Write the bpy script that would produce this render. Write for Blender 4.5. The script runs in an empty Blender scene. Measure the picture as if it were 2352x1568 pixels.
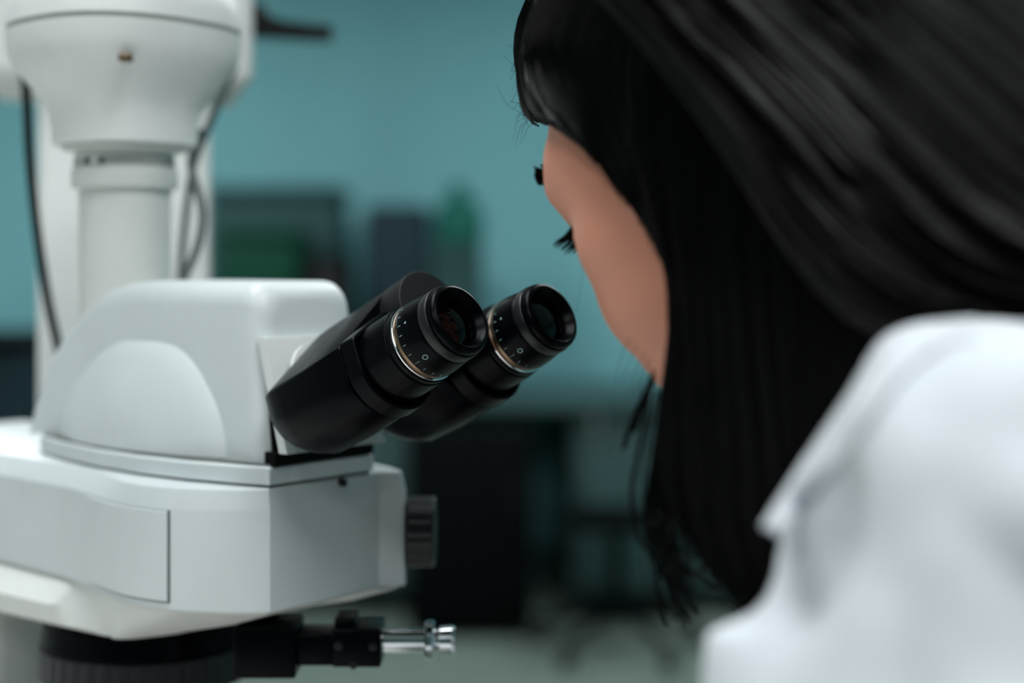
import bpy, bmesh, math, random
from mathutils import Vector, Matrix
from mathutils import noise as mnoise

random.seed(7)
sc = bpy.context.scene
C = sc.collection

# ------------------------------------------------------------------ camera
F_PX, CX, HOR = 3267.0, 1176.0, 611.0
CAM_Z = 1.25
cam_d = bpy.data.cameras.new('camera')
cam = bpy.data.objects.new('camera', cam_d)
C.objects.link(cam)
cam.location = (0, 0, CAM_Z)
cam.rotation_euler = (math.pi / 2, 0, 0)
cam_d.sensor_width = 36.0
cam_d.lens = 36.0 * F_PX / 2352.0
cam_d.shift_y = -(784 - HOR) / 2352.0
cam_d.clip_start = 0.02
cam_d.dof.use_dof = True
cam_d.dof.focus_distance = 0.640
cam_d.dof.aperture_fstop = 3.0
cam_d.dof.aperture_blades = 0
sc.camera = cam

# ------------------------------------------------------------------ world, lights, exposure
world = bpy.data.worlds.new('world')
sc.world = world
world.use_nodes = True
world.node_tree.nodes['Background'].inputs[0].default_value = (0.75, 0.9, 1.0, 1)
world.node_tree.nodes['Background'].inputs[1].default_value = 0.05

PANELS = [  # x, y, size x, size y, watts  (ceiling luminaires)
    (-0.55, 0.70, 0.6, 1.2, 11),
    (0.65, -0.55, 0.6, 1.2, 24),
    (-1.00, -1.30, 0.6, 1.2, 10.5),  # unseen panel, added as fill from the camera side
    (0.85, 2.60, 0.6, 1.2, 12),
    (-1.60, 3.70, 0.6, 1.2, 34),
    (1.4, 4.3, 0.6, 1.2, 16),
]
CEIL_Z = 2.75
vs = sc.view_settings
vs.view_transform = 'Standard'
vs.look = 'None'
vs.gamma = 1.0
vs.use_curve_mapping = False
vs.exposure = -0.05
sc.cycles.use_denoising = True
sc.cycles.max_bounces = 7
sc.cycles.diffuse_bounces = 4
sc.cycles.glossy_bounces = 3
sc.cycles.caustics_reflective = False
sc.cycles.caustics_refractive = False
sc.cycles.use_adaptive_sampling = True
sc.cycles.adaptive_threshold = 0.05
sc.cycles.adaptive_min_samples = 16

# ------------------------------------------------------------------ helpers
def W(px, py, d):
    return Vector(((px - CX) / F_PX * d, d, CAM_Z - (py - HOR) / F_PX * d))

def new_mat(name, col, rough=0.5, metal=0.0, spec=0.5, var=0.06, scale=40.0, bump=0.0, bscale=400.0,
            coat=0.0, trans=0.0, ior=1.5, emit=None, estr=0.0, sheen=0.0, sss=0.0, stretch=(1, 1, 1)):
    m = bpy.data.materials.new(name)
    m.use_nodes = True
    nt = m.node_tree
    b = nt.nodes['Principled BSDF']
    b.inputs['Roughness'].default_value = rough
    b.inputs['Metallic'].default_value = metal
    b.inputs['Specular IOR Level'].default_value = spec
    b.inputs['Coat Weight'].default_value = coat
    b.inputs['Transmission Weight'].default_value = trans
    b.inputs['IOR'].default_value = ior
    b.inputs['Sheen Weight'].default_value = sheen
    if sss:
        b.inputs['Subsurface Weight'].default_value = sss
        b.inputs['Subsurface Radius'].default_value = (1.0, 0.35, 0.2)
        b.inputs['Subsurface Scale'].default_value = 0.006
    if emit:
        b.inputs['Emission Color'].default_value = (*emit, 1)
        b.inputs['Emission Strength'].default_value = estr
    tc = nt.nodes.new('ShaderNodeTexCoord')
    mp = nt.nodes.new('ShaderNodeMapping')
    mp.inputs['Scale'].default_value = stretch
    nt.links.new(tc.outputs['Object'], mp.inputs['Vector'])
    n = nt.nodes.new('ShaderNodeTexNoise')
    n.inputs['Scale'].default_value = scale
    n.inputs['Detail'].default_value = 4
    nt.links.new(mp.outputs[0], n.inputs['Vector'])
    r = nt.nodes.new('ShaderNodeValToRGB')
    r.color_ramp.elements[0].position = 0.3
    r.color_ramp.elements[1].position = 0.7
    lo = [max(0, c * (1 - var)) for c in col]
    hi = [min(1, c * (1 + var)) for c in col]
    r.color_ramp.elements[0].color = (*lo, 1)
    r.color_ramp.elements[1].color = (*hi, 1)
    nt.links.new(n.outputs['Fac'], r.inputs['Fac'])
    nt.links.new(r.outputs['Color'], b.inputs['Base Color'])
    if bump:
        n2 = nt.nodes.new('ShaderNodeTexNoise')
        n2.inputs['Scale'].default_value = bscale
        n2.inputs['Detail'].default_value = 3
        nt.links.new(mp.outputs[0], n2.inputs['Vector'])
        bp = nt.nodes.new('ShaderNodeBump')
        bp.inputs['Strength'].default_value = bump
        bp.inputs['Distance'].default_value = 0.001
        nt.links.new(n2.outputs['Fac'], bp.inputs['Height'])
        nt.links.new(bp.outputs['Normal'], b.inputs['Normal'])
    return m

M = {}
M['white'] = new_mat('white_enamel', (0.59, 0.635, 0.645), 0.42, var=0.02, bump=0.04, bscale=900)
M['cream'] = new_mat('cream_enamel', (0.64, 0.66, 0.63), 0.45, var=0.02, bump=0.04, bscale=900)
M['shell'] = new_mat('camera_shell', (0.76, 0.775, 0.755), 0.45, var=0.02, bump=0.04, bscale=900)
M['softseam'] = new_mat('grey_gasket', (0.34, 0.36, 0.34), 0.7)
M['seam'] = new_mat('painted_seam_shadow', (0.12, 0.14, 0.13), 0.7)  # dark colour paints the shade inside seams and grooves
M['plate'] = new_mat('pale_plate', (0.70, 0.73, 0.72), 0.35, var=0.02)
M['black'] = new_mat('black_plastic', (0.0010, 0.0013, 0.0024), 0.28, spec=0.065, var=0.1, bump=0.05, bscale=1500)
M['matt'] = new_mat('matt_black', (0.005, 0.005, 0.006), 0.6, spec=0.3)
M['knurl'] = new_mat('ribbed_black', (0.008, 0.008, 0.010), 0.38, spec=0.35)
M['hole'] = new_mat('painted_interior_shade', (0.002, 0.002, 0.0025), 0.8, spec=0.1)  # near-black colour paints the shade inside recess, opening and gap
M['chrome'] = new_mat('chrome', (0.75, 0.76, 0.78), 0.12, metal=1.0, var=0.02)
M['brass'] = new_mat('warm_brass', (0.20, 0.14, 0.085), 0.32, metal=1.0)
M['glass'] = new_mat('coated_lens', (0.001, 0.001, 0.0012), 0.03, spec=0.28)
M['print'] = new_mat('pale_teal_print', (0.30, 0.47, 0.46), 0.5)
M['skin'] = new_mat('skin', (0.66, 0.285, 0.19), 0.5, spec=0.35, var=0.06, scale=22, sss=0.25, bump=0.05, bscale=600)
M['hair'] = new_mat('black_hair', (0.0014, 0.0012, 0.0013), 0.40, spec=0.11, var=0.3, scale=120)
M['coat'] = new_mat('white_cotton', (0.60, 0.635, 0.665), 0.85, spec=0.1, var=0.015, sheen=0.1, bump=0.15, bscale=900)
M['trouser'] = new_mat('dark_cloth', (0.02, 0.022, 0.03), 0.9, spec=0.1)
M['teal'] = new_mat('teal_paint', (0.20, 0.50, 0.54), 0.7, var=0.13, scale=0.9, stretch=(1.6, 1, 0.25))
M['ceil'] = new_mat('ceiling_white', (0.75, 0.77, 0.77), 0.9, var=0.02)
M['wallw'] = new_mat('pale_wall', (0.55, 0.6, 0.6), 0.9, var=0.02)
M['floor'] = new_mat('grey_green_vinyl', (0.17, 0.225, 0.195), 0.45, var=0.08, scale=6)
M['bench'] = new_mat('bench_laminate', (0.84, 0.83, 0.80), 0.5, var=0.05)
M['darkteal'] = new_mat('dark_teal_laminate', (0.035, 0.085, 0.085), 0.55)
M['charcoal'] = new_mat('charcoal', (0.0012, 0.0025, 0.003), 0.75, spec=0.08)
M['slate'] = new_mat('slate', (0.016, 0.036, 0.046), 0.7, spec=0.15)
M['greyteal'] = new_mat('grey_teal', (0.030, 0.075, 0.075), 0.7, spec=0.15)
M['green'] = new_mat('bottle_green', (0.003, 0.115, 0.085), 0.5, spec=0.2)
M['dgreen'] = new_mat('dark_green', (0.002, 0.050, 0.028), 0.6, spec=0.15)
M['steel'] = new_mat('steel', (0.5, 0.52, 0.53), 0.3, metal=1.0)
M['greycable'] = new_mat('grey_cable', (0.20, 0.225, 0.215), 0.5)
M['darkcable'] = new_mat('dark_cable', (0.03, 0.045, 0.045), 0.5)
M['lamp'] = new_mat('lamp_diffuser', (0.9, 0.9, 0.9), 0.6, emit=(0.93, 0.98, 1.0), estr=6.0)

def obj(name, verts, faces, mat, parent=None, smooth=True, sharp=35):
    me = bpy.data.meshes.new(name)
    me.from_pydata([tuple(v) for v in verts], [], faces)
    me.materials.append(mat)
    bm = bmesh.new(); bm.from_mesh(me)
    bmesh.ops.recalc_face_normals(bm, faces=bm.faces[:])
    if smooth:
        for f in bm.faces: f.smooth = True
        lim = math.radians(sharp)
        for e in bm.edges:
            if len(e.link_faces) == 2 and e.calc_face_angle(0) > lim:
                e.smooth = False
    bm.to_mesh(me); bm.free()
    o = bpy.data.objects.new(name, me)
    C.objects.link(o)
    if parent: o.parent = parent
    return o

def tag(o, label=None, cat=None, group=None, kind=None):
    if label: o['label'] = label
    if cat: o['category'] = cat
    if group: o['group'] = group
    if kind: o['kind'] = kind
    return o

def empty(name, loc, rz=0.0):
    o = bpy.data.objects.new(name, None)
    C.objects.link(o)
    o.empty_display_size = 0.05
    o.location = loc
    o.rotation_euler = (0, 0, rz)
    return o

class MB:
    def __init__(s): s.v = []; s.f = []
    def add(s, v, f):
        n = len(s.v); s.v += [Vector(p) for p in v]; s.f += [tuple(i + n for i in q) for q in f]; return s
    def rings(s, rings, cap0=True, cap1=True, closed=True):
        n = len(rings[0]); v = [p for r in rings for p in r]; f = []
        for i in range(len(rings) - 1):
            for j in range(n if closed else n - 1):
                k = (j + 1) % n
                f.append((i * n + j, i * n + k, (i + 1) * n + k, (i + 1) * n + j))
        if cap0: f.append(tuple(range(n - 1, -1, -1)))
        if cap1: f.append(tuple((len(rings) - 1) * n + j for j in range(n)))
        return s.add(v, f)
    def lathe(s, prof, o, a, n=48, cap0=True, cap1=True):
        """prof: list (t, r) along axis a from o"""
        a = Vector(a).normalized(); o = Vector(o)
        e1 = a.orthogonal().normalized(); e2 = a.cross(e1)
        rr = []
        for t, r in prof:
            rr.append([o + a * t + (e1 * math.cos(2 * math.pi * j / n) + e2 * math.sin(2 * math.pi * j / n)) * r for j in range(n)])
        return s.rings(rr, cap0, cap1)
    def box(s, lo, hi, bev=0.0):
        x0, y0, z0 = lo; x1, y1, z1 = hi
        b = min(bev, (x1 - x0) * .45, (y1 - y0) * .45, (z1 - z0) * .45)
        if b <= 0:
            v = [(x0, y0, z0), (x1, y0, z0), (x1, y1, z0), (x0, y1, z0), (x0, y0, z1), (x1, y0, z1), (x1, y1, z1), (x0, y1, z1)]
            return s.add(v, [(0, 3, 2, 1), (4, 5, 6, 7), (0, 1, 5, 4), (1, 2, 6, 5), (2, 3, 7, 6), (3, 0, 4, 7)])
        def rr(z, ins):
            r = b; pts = []
            for cx, cy, a0 in ((x1 - r, y1 - r, 0), (x0 + r, y1 - r, 90), (x0 + r, y0 + r, 180), (x1 - r, y0 + r, 270)):
                for k in range(4):
                    a = math.radians(a0 + 30 * k)
                    pts.append((cx + (r - ins) * math.cos(a), cy + (r - ins) * math.sin(a), z))
            return pts
        R = []
        for k in range(4):
            a = math.radians(30 * k); R.append(rr(z0 + b * (1 - math.sin(a)), b * (1 - math.cos(a)) if k else b * .999))
        R = [rr(z0 + b * (1 - math.sin(math.radians(a))), b * (1 - math.cos(math.radians(a))) * .98) for a in (90, 60, 30, 0)]
        R = R[::-1]
        R = [rr(z0 + b * (1 - math.cos(math.radians(a))), b * (1 - math.sin(math.radians(a))) * .98) for a in (0, 30, 60, 90)]
        R += [rr(z1 - b * (1 - math.cos(math.radians(a))), b * (1 - math.sin(math.radians(a))) * .98) for a in (90, 60, 30, 0)]
        return s.rings(R)
    def tube(s, pts, r, n=10, closed_ends=True):
        pts = [Vector(p) for p in pts]
        rr = []
        up = None
        for i, p in enumerate(pts):
            t = (pts[min(i + 1, len(pts) - 1)] - pts[max(i - 1, 0)]).normalized()
            if up is None: up = t.orthogonal().normalized()
            up = (up - t * up.dot(t)).normalized()
            w = t.cross(up)
            rad = r[i] if isinstance(r, (list, tuple)) else r
            rr.append([p + (up * math.cos(2 * math.pi * j / n) + w * math.sin(2 * math.pi * j / n)) * rad for j in range(n)])
        return s.rings(rr, closed_ends, closed_ends)
    def build(s, name, mat, parent=None, tf=None, smooth=True, sharp=35):
        v = [tf(p) for p in s.v] if tf else s.v
        return obj(name, v, s.f, mat, parent, smooth, sharp)

def crom(pts, n=8):
    """Catmull-Rom through pts (Vectors)"""
    P = [Vector(p) for p in pts]
    P = [P[0] * 2 - P[1]] + P + [P[-1] * 2 - P[-2]]
    out = []
    for i in range(1, len(P) - 2):
        for k in range(n):
            t = k / n
            a, b, c, d = P[i - 1], P[i], P[i + 1], P[i + 2]
            out.append(0.5 * ((2 * b) + (c - a) * t + (2 * a - 5 * b + 4 * c - d) * t * t + (3 * b - a - 3 * c + d) * t ** 3))
    out.append(P[-2].copy())
    return out

def sphere_pts(n=14, m=20):
    v = []; f = []
    for i in range(n + 1):
        th = math.pi * i / n
        for j in range(m):
            ph = 2 * math.pi * j / m
            v.append((math.sin(th) * math.cos(ph), math.sin(th) * math.sin(ph), math.cos(th)))
    for i in range(n):
        for j in range(m):
            k = (j + 1) % m
            f.append((i * m + j, i * m + k, (i + 1) * m + k, (i + 1) * m + j))
    return [Vector(p) for p in v], f

class Blob:
    """union of ellipsoids and capsules grown into one continuous surface"""
    def __init__(s): s.m = MB(); s.sv, s.sf = sphere_pts()
    def ell(s, c, axes):
        c = Vector(c)
        s.m.add([c + axes[0] * p.x + axes[1] * p.y + axes[2] * p.z for p in s.sv], s.sf)
    def ball(s, c, r): s.ell(c, (Vector((r, 0, 0)), Vector((0, r, 0)), Vector((0, 0, r))))
    def cap(s, a, b, ra, rb, steps=10):
        a = Vector(a); b = Vector(b)
        for i in range(steps + 1):
            t = i / steps; s.ball(a.lerp(b, t), ra + (rb - ra) * t)
    def grow(s, name, mat, voxel, smooth_it, parent=None, factor=0.5, disp=None):
        me = bpy.data.meshes.new(name + '_raw')
        me.from_pydata([tuple(v) for v in s.m.v], [], s.m.f)
        bm = bmesh.new(); bm.from_mesh(me)
        bmesh.ops.remove_doubles(bm, verts=bm.verts[:], dist=1e-6)
        bmesh.ops.recalc_face_normals(bm, faces=bm.faces[:])
        bm.to_mesh(me); bm.free()
        t = bpy.data.objects.new('raw', me); C.objects.link(t)
        r = t.modifiers.new('r', 'REMESH'); r.mode = 'VOXEL'; r.voxel_size = voxel
        sm = t.modifiers.new('s', 'SMOOTH'); sm.factor = factor; sm.iterations = smooth_it
        dg = bpy.context.evaluated_depsgraph_get()
        out = bpy.data.meshes.new_from_object(t.evaluated_get(dg))
        bpy.data.objects.remove(t); bpy.data.meshes.remove(me)
        out.name = name
        if disp:
            ns = [v.normal.copy() for v in out.vertices]
            for v, nn in zip(out.vertices, ns):
                v.co = v.co + nn * disp(v.co, nn)
        out.materials.clear(); out.materials.append(mat)
        for p in out.polygons: p.use_smooth = True
        o = bpy.data.objects.new(name, out); C.objects.link(o)
        if parent:
            inv = parent.matrix_world.inverted() if False else Matrix.Translation(-parent.location)
            out.transform(inv)
            o.parent = parent
        return o

def local_to(parent):
    L0 = parent.location.copy()
    return lambda p: Vector(p) - L0

# ------------------------------------------------------------------ the room
def struct_box(name, lo, hi, mat):
    return tag(MB().box(lo, hi).build(name, mat, smooth=False), kind='structure')
RX0, RX1, RY0, RY1 = -3.0, 3.6, -2.6, 5.9
struct_box('floor', (RX0, RY0, -0.1), (RX1, RY1, 0), M['floor'])
struct_box('ceiling', (RX0, RY0, CEIL_Z + 0.03), (RX1, RY1, CEIL_Z + 0.13), M['ceil'])
struct_box('wall_back', (RX0, RY1, 0), (RX1, RY1 + 0.1, CEIL_Z + 0.03), M['teal'])
struct_box('wall_left', (RX0 - 0.1, RY0, 0), (RX0, RY1, CEIL_Z + 0.03), M['wallw'])
struct_box('wall_right', (RX1, RY0, 0), (RX1 + 0.1, RY1, CEIL_Z + 0.03), M['teal'])
struct_box('wall_front', (RX0, RY0 - 0.1, 0), (RX1, RY0, CEIL_Z + 0.03), M['darkteal'])
struct_box('baseboard_back', (RX0, RY1 - 0.015, 0), (RX1, RY1, 0.1), M['darkteal'])

PNAMES = ['over the microscope', 'over the person', 'added behind the camera as fill', 'over the right aisle', 'over the left end of the counter', 'nearest the back wall']
for (x, y, sx, sy, w), nm in zip(PANELS, PNAMES):
    t = empty('ceiling_light', (x, y, CEIL_Z))
    tag(t, 'flat white ceiling light panel ' + nm, 'ceiling light', 'ceiling light panels')
    fr = MB()
    for a, b in (((-sx / 2 - .02, -sy / 2 - .02, -.01), (sx / 2 + .02, -sy / 2, .03)), ((-sx / 2 - .02, sy / 2, -.01), (sx / 2 + .02, sy / 2 + .02, .03)),
                 ((-sx / 2 - .02, -sy / 2, -.01), (-sx / 2, sy / 2, .03)), ((sx / 2, -sy / 2, -.01), (sx / 2 + .02, sy / 2, .03))):
        fr.box(a, b)
    fr.build('frame', M['ceil'], t, smooth=False)
    MB().box((-sx / 2, -sy / 2, 0.004), (sx / 2, sy / 2, .02)).build('diffuser', M['lamp'], t, smooth=False)
    ld = bpy.data.lights.new('panel_light', 'AREA')
    ld.shape = 'RECTANGLE'; ld.size = sx; ld.size_y = sy; ld.energy = w; ld.color = (0.97, 0.985, 1.0)
    lo = bpy.data.objects.new('panel_light', ld); C.objects.link(lo)
    lo.parent = t; lo.location = (0, 0, -0.002)

# ------------------------------------------------------------------ microscope (local frame: x to the viewer, y to the viewer's right, z up)
PHI = math.radians(41)
FX = Vector((math.cos(PHI), -math.sin(PHI), 0))
LY = Vector((math.sin(PHI), math.cos(PHI), 0))
E0 = Vector((-0.001, 0.654, CAM_Z))
BENCH_Z = 0.78
MX0 = -0.27
mic = empty('microscope', E0 + FX * MX0 + Vector((0, 0, BENCH_Z - CAM_Z)), -PHI)
tag(mic, 'white laboratory microscope with black binocular eyepieces in front of the person', 'microscope')
DZ = CAM_Z - BENCH_Z
def ml(p):                       # microscope frame (z from camera height) -> object space
    return Vector((p[0] - MX0, p[1], p[2] + DZ))
def wl(p):                       # world -> object space
    q = Vector(p) - E0
    return ml((q.dot(FX), q.dot(LY), q.z))
def on_plane_y(px, py, y):       # photograph ray met with the upright plane y = const
    dx = (px - CX) / F_PX; dz = -(py - HOR) / F_PX
    a = Vector((-E0.x, -E0.y, 0)); r = Vector((dx, 1, 0))
    t = (y - a.dot(LY)) / r.dot(LY)
    q = a + r * t
    return Vector((q.dot(FX), y, dz * t))

# --- head housing: cross-sections along x
ZT, ZBH = -0.0078, -0.1000
WH = 0.035
prof_px = [(96, 1030), (97, 985), (106, 905), (130, 815), (165, 755), (205, 705), (250, 665), (300, 649), (360, 645)]
prof = [on_plane_y(x, y, -0.026) for x, y in prof_px]
REAR = prof[0].x
def ztop(x):
    if x >= prof[-1].x: return ZT
    for a, b in zip(prof, prof[1:]):
        if a.x <= x <= b.x:
            t = (x - a.x) / max(b.x - a.x, 1e-6)
            return min(ZT, a.z + (b.z - a.z) * t)
    return prof[0].z
def front_x(z): return -0.1310 - (z - ZBH) * 0.115
def head_section(xs, inset, shear, n_arc=6):
    zt = ztop(xs) - inset
    hb = WH - inset
    ht = WH - 0.0015 - inset
    r = min(0.013, max(0.002, (zt - ZBH) * 0.4))
    pts = []
    pts.append((hb, ZBH))
    for k in range(n_arc + 1):
        a = math.pi / 2 * k / n_arc
        pts.append((ht - r + r * math.cos(a), zt - r + r * math.sin(a)))
    pts += [(-y, z) for y, z in pts[::-1]]
    return [Vector((xs + (front_x(z) + 0.1310) * shear, y, z)) for y, z in pts]
hm = MB(); secs = []
xs_list = [p.x + 0.0005 for p in prof]
for x in xs_list: secs.append(head_section(x, 0, 0))
xf = -0.1310
for x in (-0.25, -0.21, -0.18, -0.16, -0.15): 
    if x > xs_list[-1] + .01: secs.append(head_section(x, 0, max(0, (x + 0.21) / 0.08)))
RF = 0.011
for a in (0, 15, 30, 45, 60, 75, 88):
    ar = math.radians(a)
    secs.append(head_section(xf - RF + RF * math.sin(ar), RF * (1 - math.cos(ar)), 1))
hm.rings(secs)
head = hm.build('head_housing', M['white'], mic, ml, sharp=60)

# --- recess in the front of the head: black slab painting its shade, tilted pale plate
EA = math.radians(26.5)
AX = Vector((math.cos(EA), 0, math.sin(EA)))       # optical axis of the eyepieces
BX = Vector((-math.sin(EA), 0, math.cos(EA)))      # its up
CXv = Vector((0, 1, 0))
ZE = -0.0226
def A(t, b, c):          # axis frame: t behind the eyepiece rim, b up, c to the right
    return Vector((0, 0, ZE)) - AX * t + BX * b + CXv * c
gm = MB()
q = []
for y, z in ((-.0300, -.0385), (.0300, -.0385), (.0300, -.0995), (-.0300, -.0995)):
    q.append(Vector((front_x(z) + 0.0008, y, z)))
q2 = [p - Vector((0.004, 0, 0)) for p in q]
gm.rings([q2, q]).build('front_recess', M['hole'], mic, ml, smooth=False)
# the plate: nearly square to the optical axis
def tilt_plate(name, c0, hw, zt, zb, th, mat, lean):
    m = MB(); v = []
    for dx in (0, th):
        for y, z in ((-hw, zt), (hw, zt), (hw, zb), (-hw, zb)):
            v.append(Vector((c0 - (z - zb) * lean + dx, y, z)))
    m.add(v, [(0, 3, 2, 1), (4, 5, 6, 7), (0, 1, 5, 4), (1, 2, 6, 5), (2, 3, 7, 6), (3, 0, 4, 7)])
    return m.build(name, mat, mic, ml, smooth=False)
tilt_plate('tube_mount_plate', -0.1235, 0.0335, -0.0364, -0.0935, 0.006, M['plate'], 0.30)
ringm = MB()
nr = 40
pc = Vector((-0.1235 + 0.0062, 0, -0.064))
pl_n = Vector((1, 0, 0.30)).normalized(); pl_u = Vector((-0.30, 0, 1)).normalized()
rr = []
for r, h in ((.0325, 0), (.0325, .0025), (.0288, .0025), (.0288, 0)):
    ring = []
    for j in range(nr):
        a = 2 * math.pi * j / nr
        ca, sa = math.cos(a), math.sin(a)
        k = (abs(ca) ** 3 + abs(sa) ** 3) ** (-1 / 3) * .92
        ring.append(pc + pl_n * h + CXv * (r * ca * k) + pl_u * (r * sa * k * 0.90))
    rr.append(ring)
ringm.rings(rr, False, False).build('mount_ring', M['plate'], mic, ml)
MB().rings([[p for p in rr[3]], [p + pl_n * .0008 for p in rr[3]]]).build('ring_opening', M['hole'], mic, ml, smooth=False)
sp = pc + pl_n * 0.001 + CXv * (-0.0215) + pl_u * 0.0165
MB().lathe([(0, .0026), (.004, .0026), (.005, .002), (.005, .0001)], sp, pl_n, 16).build('mount_screw', M['brass'], mic, ml)

# --- bulging side covers of the head (near and far side)
arch_px = [(132, 1032), (134, 975), (146, 925), (168, 878), (200, 832), (236, 797), (275, 779), (320, 776), (385, 784),
           (425, 806), (460, 848), (490, 902), (512, 955), (524, 1005), (529, 1063)]
arch = [on_plane_y(x, y, -WH) for x, y in arch_px]
arch = crom([Vector((p.x, 0, max(p.z, -0.0990))) for p in arch], 4)
ab, ae = arch[0], arch[-1]
cen = (ab + ae) * 0.5
for side in (-1, 1):
    m = MB(); rings = []
    K = 12
    for k in range(K + 1):
        rho = 1 - k / K
        h = 0.0165 * (1 - rho ** 2.4) if k else -0.002
        if k == 1: h = max(h, 0.0015)
        rings.append([Vector((cen.x + (p.x - cen.x) * rho, side * (WH - 0.0005 + h), cen.z + (p.z - cen.z) * rho)) for p in arch])
    m.rings(rings, False, False, closed=False)
    # underside
    bot = [r[0] for r in rings] + [r[-1] for r in rings[::-1]]
    m.add(bot, [tuple(range(len(bot)))])
    m.build('side_cover', M['white'], mic, ml, sharp=50)

def outline_ring(half_near, half_far, z, inset=0.0, insf=None):
    """closed plan outline from near-side points (front to rear) and far-side points; inset towards inside"""
    pts = [Vector((x, y, 0)) for x, y in half_near] + [Vector((x, y, 0)) for x, y in half_far[::-1]]
    n = len(pts); out = []
    for i, p in enumerate(pts):
        a = pts[(i - 1) % n]; b = pts[(i + 1) % n]
        t1 = (p - a).normalized(); t2 = (b - p).normalized()
        n1 = Vector((t1.y, -t1.x, 0)); n2 = Vector((t2.y, -t2.x, 0))
        nn = (n1 + n2)
        nn = nn / max(nn.dot(n1), 0.5) if nn.length > 1e-6 else n1
        ins = insf(p) if insf else inset
        out.append(Vector((p.x - nn.x * -ins * -1 if False else p.x, p.y, z)) + Vector((nn.x, nn.y, 0)) * ins)
    return out
# base band of the head
band_n = [(-0.1285, -0.0355), (-0.150, -0.0420), (-0.180, -0.0492), (-0.215, -0.0532), (-0.255, -0.0530), (-0.295, -0.0485), (-0.335, -0.0395), (-0.348, -0.030)]
band_f = [(x, -y) for x, y in band_n]
m = MB()
m.rings([outline_ring(band_n, band_f, z, i) for z, i in ((-0.1096, 0.0), (-0.1016, 0.0), (-0.1004, 0.0012))])
m.build('head_base', M['white'], mic, ml, sharp=40)
MB().rings([outline_ring(band_n, band_f, z, 0.0018) for z in (-0.1125, -0.1090)]).build('base_seam', M['seam'], mic, ml)
MB().rings([outline_ring(band_n, band_f, z, 0.0016) for z in (-0.1009, -0.0994)]).build('housing_seam', M['seam'], mic, ml)
MB().box((-0.1345, -0.0338, -0.1004), (-0.1265, 0.0338, -0.0935)).build('front_gap', M['hole'], mic, ml, smooth=False)  # black block stands in for the shade of the gap
MB().lathe([(0, .0022), (.003, .0022)], (-0.1285, 0.012, -0.1135), (1, 0, 0), 12).build('set_screw', M['matt'], mic, ml)

# --- arm housing under the head
near_ctrl = [(-0.1375, -0.0486), (-0.1655, -0.0657), (-0.1944, -0.0722), (-0.225, -0.0695), (-0.2508, -0.0635), (-0.274, -0.0605)]
near_c = [(p.x, p.y) for p in crom([Vector((x, y, 0)) for x, y in near_ctrl], 5)]
ARM_END = -0.520
arm_n = [(-0.1260, -0.0373)] + near_c + [(-0.34, -0.0605), (-0.43, -0.0605), (ARM_END, -0.0605)]
arm_f = [(-0.1260, 0.0373), (-0.1225, 0.0405), (-0.1165, 0.0470), (-0.1215, 0.0535), (-0.1375, 0.060)] + [(x, -y) for x, y in near_c[5:]] + [(-0.34, 0.0605), (-0.43, 0.0605), (ARM_END, 0.0605)]
m = MB()
def top_ins(k):
    def f(p):
        t = min(1, max(0, (-0.195 - p.x) / 0.05)); t = t * t * (3 - 2 * t)
        return k * (0.0022 + (0.0085 - 0.0022) * t)
    return f
m.rings([outline_ring(arm_n, arm_f, z, 0, top_ins(k)) for z, k in ((-0.1722, 0.0), (-0.1225, 0.0), (-0.1215, 0.05), (-0.1120, 1.0), (-0.1112, 1.25))])
m.build('arm_housing', M['white'], mic, ml, sharp=22)
def low_map(p, z):
    sg = 1 if p.y > 0 else -1
    if p.x > -0.2306:
        return Vector((-0.2306 + (p.x + 0.2306) * (.026 / .1046), p.y * (.061 / .0715), z))
    if p.x < ARM_END + .001: return Vector((p.x, sg * .0605, z))
    t = min(1, (-0.2306 - p.x) / 0.0924)
    return Vector((p.x, sg * (.061 + .011 * t), z))
r_top = outline_ring(arm_n, arm_f, -0.1718, 0.0025)
flat = outline_ring(arm_n, arm_f, 0, 0)
r_bot = [low_map(p, -0.1965) for p in flat]
r_mid = []; r_up = []
for p, q_, b_ in zip(flat, r_top, r_bot):
    t = min(1, max(0, (-0.266 - p.x) / 0.012))
    if p.x < ARM_END + .001: t = 0
    sg = 1 if p.y > 0 else -1
    nose = Vector((q_.x + (b_.x - q_.x) * .42, q_.y + (b_.y - q_.y) * .42, -0.1850))
    r_mid.append(nose.lerp(Vector((p.x, sg * .0745, -0.1860)), t))
    n1 = Vector((q_.x + (b_.x - q_.x) * .03, q_.y + (b_.y - q_.y) * .03, -0.1745))
    r_up.append(n1)
m = MB()
m.rings([r_top, r_up, r_mid, r_bot, [Vector((p.x + (.006 if p.x > -.23 else 0) * -1, p.y * .97, -0.1985)) for p in r_bot]])
m.build('arm_underside', M['cream'], mic, ml, sharp=28)
# square blanking panel on the nose flank, following its curve
def flank_pts(x0, x1, n, off):
    pl = [Vector((x, y, 0)) for x, y in near_c]
    out = []
    for i in range(n + 1):
        x = x0 + (x1 - x0) * i / n
        for a, b in zip(pl, pl[1:]):
            if b.x <= x <= a.x:
                t = (a.x - x) / (a.x - b.x); p = a.lerp(b, t)
                d = (b - a).normalized(); nn = Vector((d.y, -d.x, 0))
                if nn.y > 0: nn = -nn
                out.append(p + nn * off); break
    return out
def flank_panel(name, x0, x1, z0, z1, o0, o1, mat):
    a = flank_pts(x0, x1, 14, o0); b = flank_pts(x0, x1, 14, o1)
    rg = []
    for p, q_ in zip(a, b):
        rg.append([Vector((p.x, p.y, z0)), Vector((p.x, p.y, z1)), Vector((q_.x, q_.y, z1 - .0004)), Vector((q_.x, q_.y, z0 + .0004))])
    return MB().rings(rg).build(name, mat, mic, ml, sharp=30)
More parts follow.
